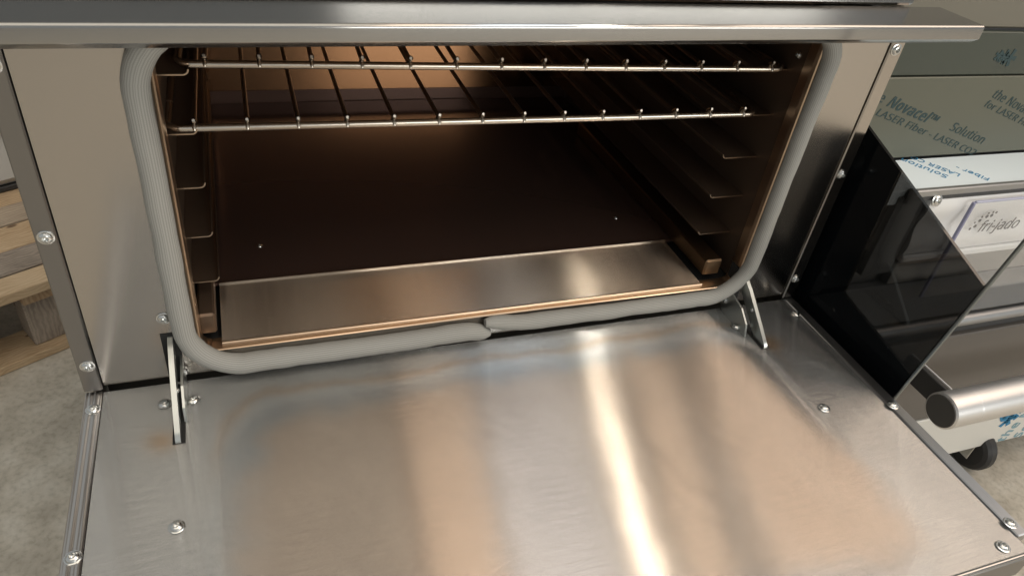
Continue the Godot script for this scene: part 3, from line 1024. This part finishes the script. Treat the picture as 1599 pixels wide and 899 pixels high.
	text_part("lettering", "Novacel™", 0.0195, dull_ink, t, Vector3(0.9072, 0.2305, zf) - nb, tilt, true, 0.3, 1.12)
	text_part("lettering", "Solution", 0.0165, dull_ink, t, Vector3(1.0346, 0.1928, zf) - nb, tilt, false, 0.2, 1.32)
	text_part("lettering", "for LASER Fiber - LASER CO2", 0.0125, dull_ink, t, Vector3(0.8640, 0.2265, zf) - nb, tilt, false, 0.2, 1.62)
	text_part("lettering", "the Novacel™ Solution", 0.0165, dull_ink, t, Vector3(1.0805, 0.2371, zf) - nb, tilt, false, 0.2, 1.2)
	text_part("lettering", "for LASER Fiber - LASER CO2", 0.0125, dull_ink, t, Vector3(1.0745, 0.2235, zf) - nb, tilt, false, 0.2, 1.5)
	for k in 3:
		text_part("lettering", "*", 0.03 + 0.008 * k, dull_ink, t, Vector3(1.045 + 0.008 * k, 0.283 - 0.002 * k, -0.0787) - nb, tilt, true)
	# upside-down printing on the deck
	var tx := Vector3(-0.48, 0, -0.877)
	var flat := Basis(tx, Vector3.UP.cross(tx), Vector3.UP)
	text_part("lettering", "Solution", 0.0165, blue_ink, t, Vector3(1.003, 0.1478, -0.026) - nb, flat)
	text_part("lettering", "LASER CO2", 0.0150, blue_ink, t, Vector3(1.026, 0.1478, -0.027) - nb, flat)
	text_part("lettering", "Fiber -", 0.0150, blue_ink, t, Vector3(1.062, 0.1478, -0.012) - nb, flat)
	# blue marks on the lower film strip
	for k in 3:
		text_part("lettering", "*", 0.085 + 0.02 * k, blue_ink, t, Vector3(1.440 + 0.006 * k, -0.395, 0.0066) - nb, Basis(Vector3.BACK, 0.4 * k), true)
	var pale_ink := plain(lin(0.22, 0.36, 0.42), 0.6)
	text_part("lettering", "the Novacel", 0.034, pale_ink, t, Vector3(1.490, -0.449, 0.0064) - nb, Basis(Vector3.BACK, deg_to_rad(78)), true)
	text_part("lettering", "Solution", 0.034, pale_ink, t, Vector3(1.535, -0.449, 0.0064) - nb, Basis(Vector3.BACK, deg_to_rad(78)), true)
	# casters
	for cx in [1.455, 1.9]:
		var caster := Node3D.new()
		caster.name = "caster"
		t.add_child(caster, true)
		var cz := -0.012
		var cb := MB.new(nb)
		cb.lathe(PackedVector2Array([Vector2(0.0, -0.016), Vector2(0.034, -0.016), Vector2(0.042, -0.013), Vector2(0.046, -0.006), Vector2(0.046, 0.006), Vector2(0.042, 0.013), Vector2(0.034, 0.016), Vector2(0.0, 0.016)]), Vector3(cx, FLOOR_Y + 0.0462, cz), Vector3.RIGHT, 28)
		part("wheel", cb.mesh(), plain(lin(0.02, 0.02, 0.022), 0.45), caster)
		box_part("fork", Vector3(cx - 0.022, FLOOR_Y + 0.03, cz - 0.014), Vector3(cx - 0.0175, FLOOR_Y + 0.12, cz + 0.014), 0.001, screw_mat, caster, nb)
		box_part("fork", Vector3(cx + 0.0175, FLOOR_Y + 0.03, cz - 0.014), Vector3(cx + 0.022, FLOOR_Y + 0.12, cz + 0.014), 0.001, screw_mat, caster, nb)
	# swung-open dark glass door
	var gd := Node3D.new()
	gd.name = "glass_door"
	t.add_child(gd)
	gd.set_meta("label", "black bordered tinted glass door swung open beside the oven")
	var gx := 0.812
	var tb := Vector2(-0.014, 0.233)
	var tf := Vector2(0.194, 0.1625)
	var bf := Vector2(0.165, -0.080)
	var bk := Vector2(-0.014, -0.080)
	var quad := PackedVector2Array([tb, tf, bf, bk])
	var win := PackedVector2Array([Vector2(0.0545, 0.2100), Vector2(0.196, 0.1618), Vector2(0.183, 0.0745), Vector2(0.178, 0.0405), Vector2(0.0560, 0.0500)])
	win = PackedVector2Array([Vector2(0.0530, 0.2105), tf, Vector2(0.178, 0.030), Vector2(0.0565, 0.0500)])
	var tint := plain(Color(0.05, 0.055, 0.05, 0.74), 0.04)
	tint.transparency = BaseMaterial3D.TRANSPARENCY_ALPHA
	var blackglass := plain(lin(0.004, 0.005, 0.006), 0.06)
	blackglass.metallic_specular = 0.25
	var pane := MB.new(nb, Vector3.UP)
	pane.extrude(win, Vector3.BACK, Vector3.UP, Vector3(gx, 0, 0), Vector3(0.004, 0, 0))
	part("tinted_pane", pane.mesh(), tint, gd)
	var b1 := MB.new(nb, Vector3.UP)
	b1.extrude(PackedVector2Array([tb, win[0], win[3], win[2], bf, bk]), Vector3.BACK, Vector3.UP, Vector3(gx, 0, 0), Vector3(0.004, 0, 0))
	part("black_border", b1.mesh(), blackglass, gd)
	var d2: Vector2 = (tf - bf).normalized()
	var es := MB.new(nb, Vector3.UP)
	es.tube(PackedVector3Array([Vector3(gx + 0.003, bf.y, bf.x + 0.0015), Vector3(gx + 0.003, bf.y + d2.y * 0.46, bf.x + 0.0015 + d2.x * 0.46)]), 0.0022, 10)
	part("edge_strip", es.mesh(), steel(lin(0.30, 0.33, 0.34), 0.25, 0.0), gd)

# ---------------------------------------------------------------- pallet and crate on the left
func pallet() -> void:
	var a := Vector3(-0.303, FLOOR_Y, -0.640)
	var t := thing("pallet", "weathered wooden pallet on the concrete floor behind the oven", "pallet", a)
	t.rotation.y = atan2(0.487, 0.874)
	var mats: Array = []
	var pal: Array = [[Color(0.56, 0.42, 0.27), Color(0.36, 0.24, 0.13)], [Color(0.38, 0.32, 0.26), Color(0.19, 0.155, 0.125)], [Color(0.60, 0.46, 0.30), Color(0.42, 0.29, 0.17)], [Color(0.44, 0.36, 0.27), Color(0.23, 0.18, 0.135)], [Color(0.50, 0.37, 0.23), Color(0.29, 0.19, 0.11)]]
	for i in 5:
		var m := StandardMaterial3D.new()
		m.albedo_texture = wood_tex(50 + i * 7, pal[i][0], pal[i][1])
		m.roughness = 0.85
		m.uv1_scale = Vector3(2.2, 8.0, 1)
		mats.append(m)
	# local frame: x along the boards, z towards the viewer, front edge at z = 0
	var hgt := 0.142
	var th := 0.020
	var zz := 0.0
	var order: Array = [2, 1, 0, 3, 4, 1, 2]
	for k in 7:
		var wd: float = [0.055, 0.075, 0.085, 0.070, 0.09, 0.085, 0.09][k]
		var rise: float = [0.0, 0.0012, -0.0008, 0.001, 0.0, 0.0015, 0.0][k]
		var b := MB.new(Vector3(0, 0, 0), Vector3.RIGHT)
		b.box(Vector3(-0.62, hgt + rise, zz - wd), Vector3(0.42, hgt + th + rise, zz), 0.0015)
		part("board", b.mesh(), mats[order[k]], t)
		zz -= wd + 0.004
	for k in 3:
		var b := MB.new(Vector3.ZERO, Vector3.RIGHT)
		var z1: float = [0.004, -0.21, -0.43][k]
		b.box(Vector3(-0.62, 0.0005, z1 - 0.085), Vector3(0.42, 0.018, z1), 0.0015)
		part("bottom_board", b.mesh(), mats[[0, 4, 3][k]], t)
		for j in 3:
			var x0: float = [-0.60, -0.14, 0.072][j]
			var c := MB.new(Vector3.ZERO, Vector3.BACK)
			c.box(Vector3(x0, 0.0185, z1 - 0.083), Vector3(x0 + 0.10, hgt - 0.0205, z1 - 0.022), 0.002)
			part("block", c.mesh(), mats[(j + k + 4) % 5], t)
	for j in 3:
		var x0: float = [-0.60, -0.14, 0.072][j]
		var s := MB.new(Vector3.ZERO, Vector3.BACK)
		s.box(Vector3(x0, hgt - 0.020, -0.53), Vector3(x0 + 0.10, hgt - 0.0012, -0.006), 0.0015)
		part("stringer", s.mesh(), mats[(j + 2) % 5], t)
	# crate resting on the pallet
	var cb := Vector3(-0.459, FLOOR_Y + hgt + th + 0.002, -0.92)
	var ct := thing("crate", "pale grey plastic crate standing on the wooden pallet", "crate", cb)
	ct.rotation.y = t.rotation.y
	var grey := plain(lin(0.50, 0.50, 0.48), 0.45)
	box_part("body", Vector3(-0.40, 0.012, -0.22), Vector3(0.35, 0.20, -0.02), 0.02, grey, ct, Vector3.ZERO)
	box_part("rim", Vector3(-0.41, 0.13, -0.23), Vector3(0.36, 0.16, -0.008), 0.010, plain(lin(0.66, 0.66, 0.64), 0.4), ct, Vector3.ZERO)
	box_part("foot", Vector3(-0.39, 0.0, -0.21), Vector3(0.34, 0.0115, -0.03), 0.002, plain(lin(0.03, 0.03, 0.03), 0.6), ct, Vector3.ZERO)
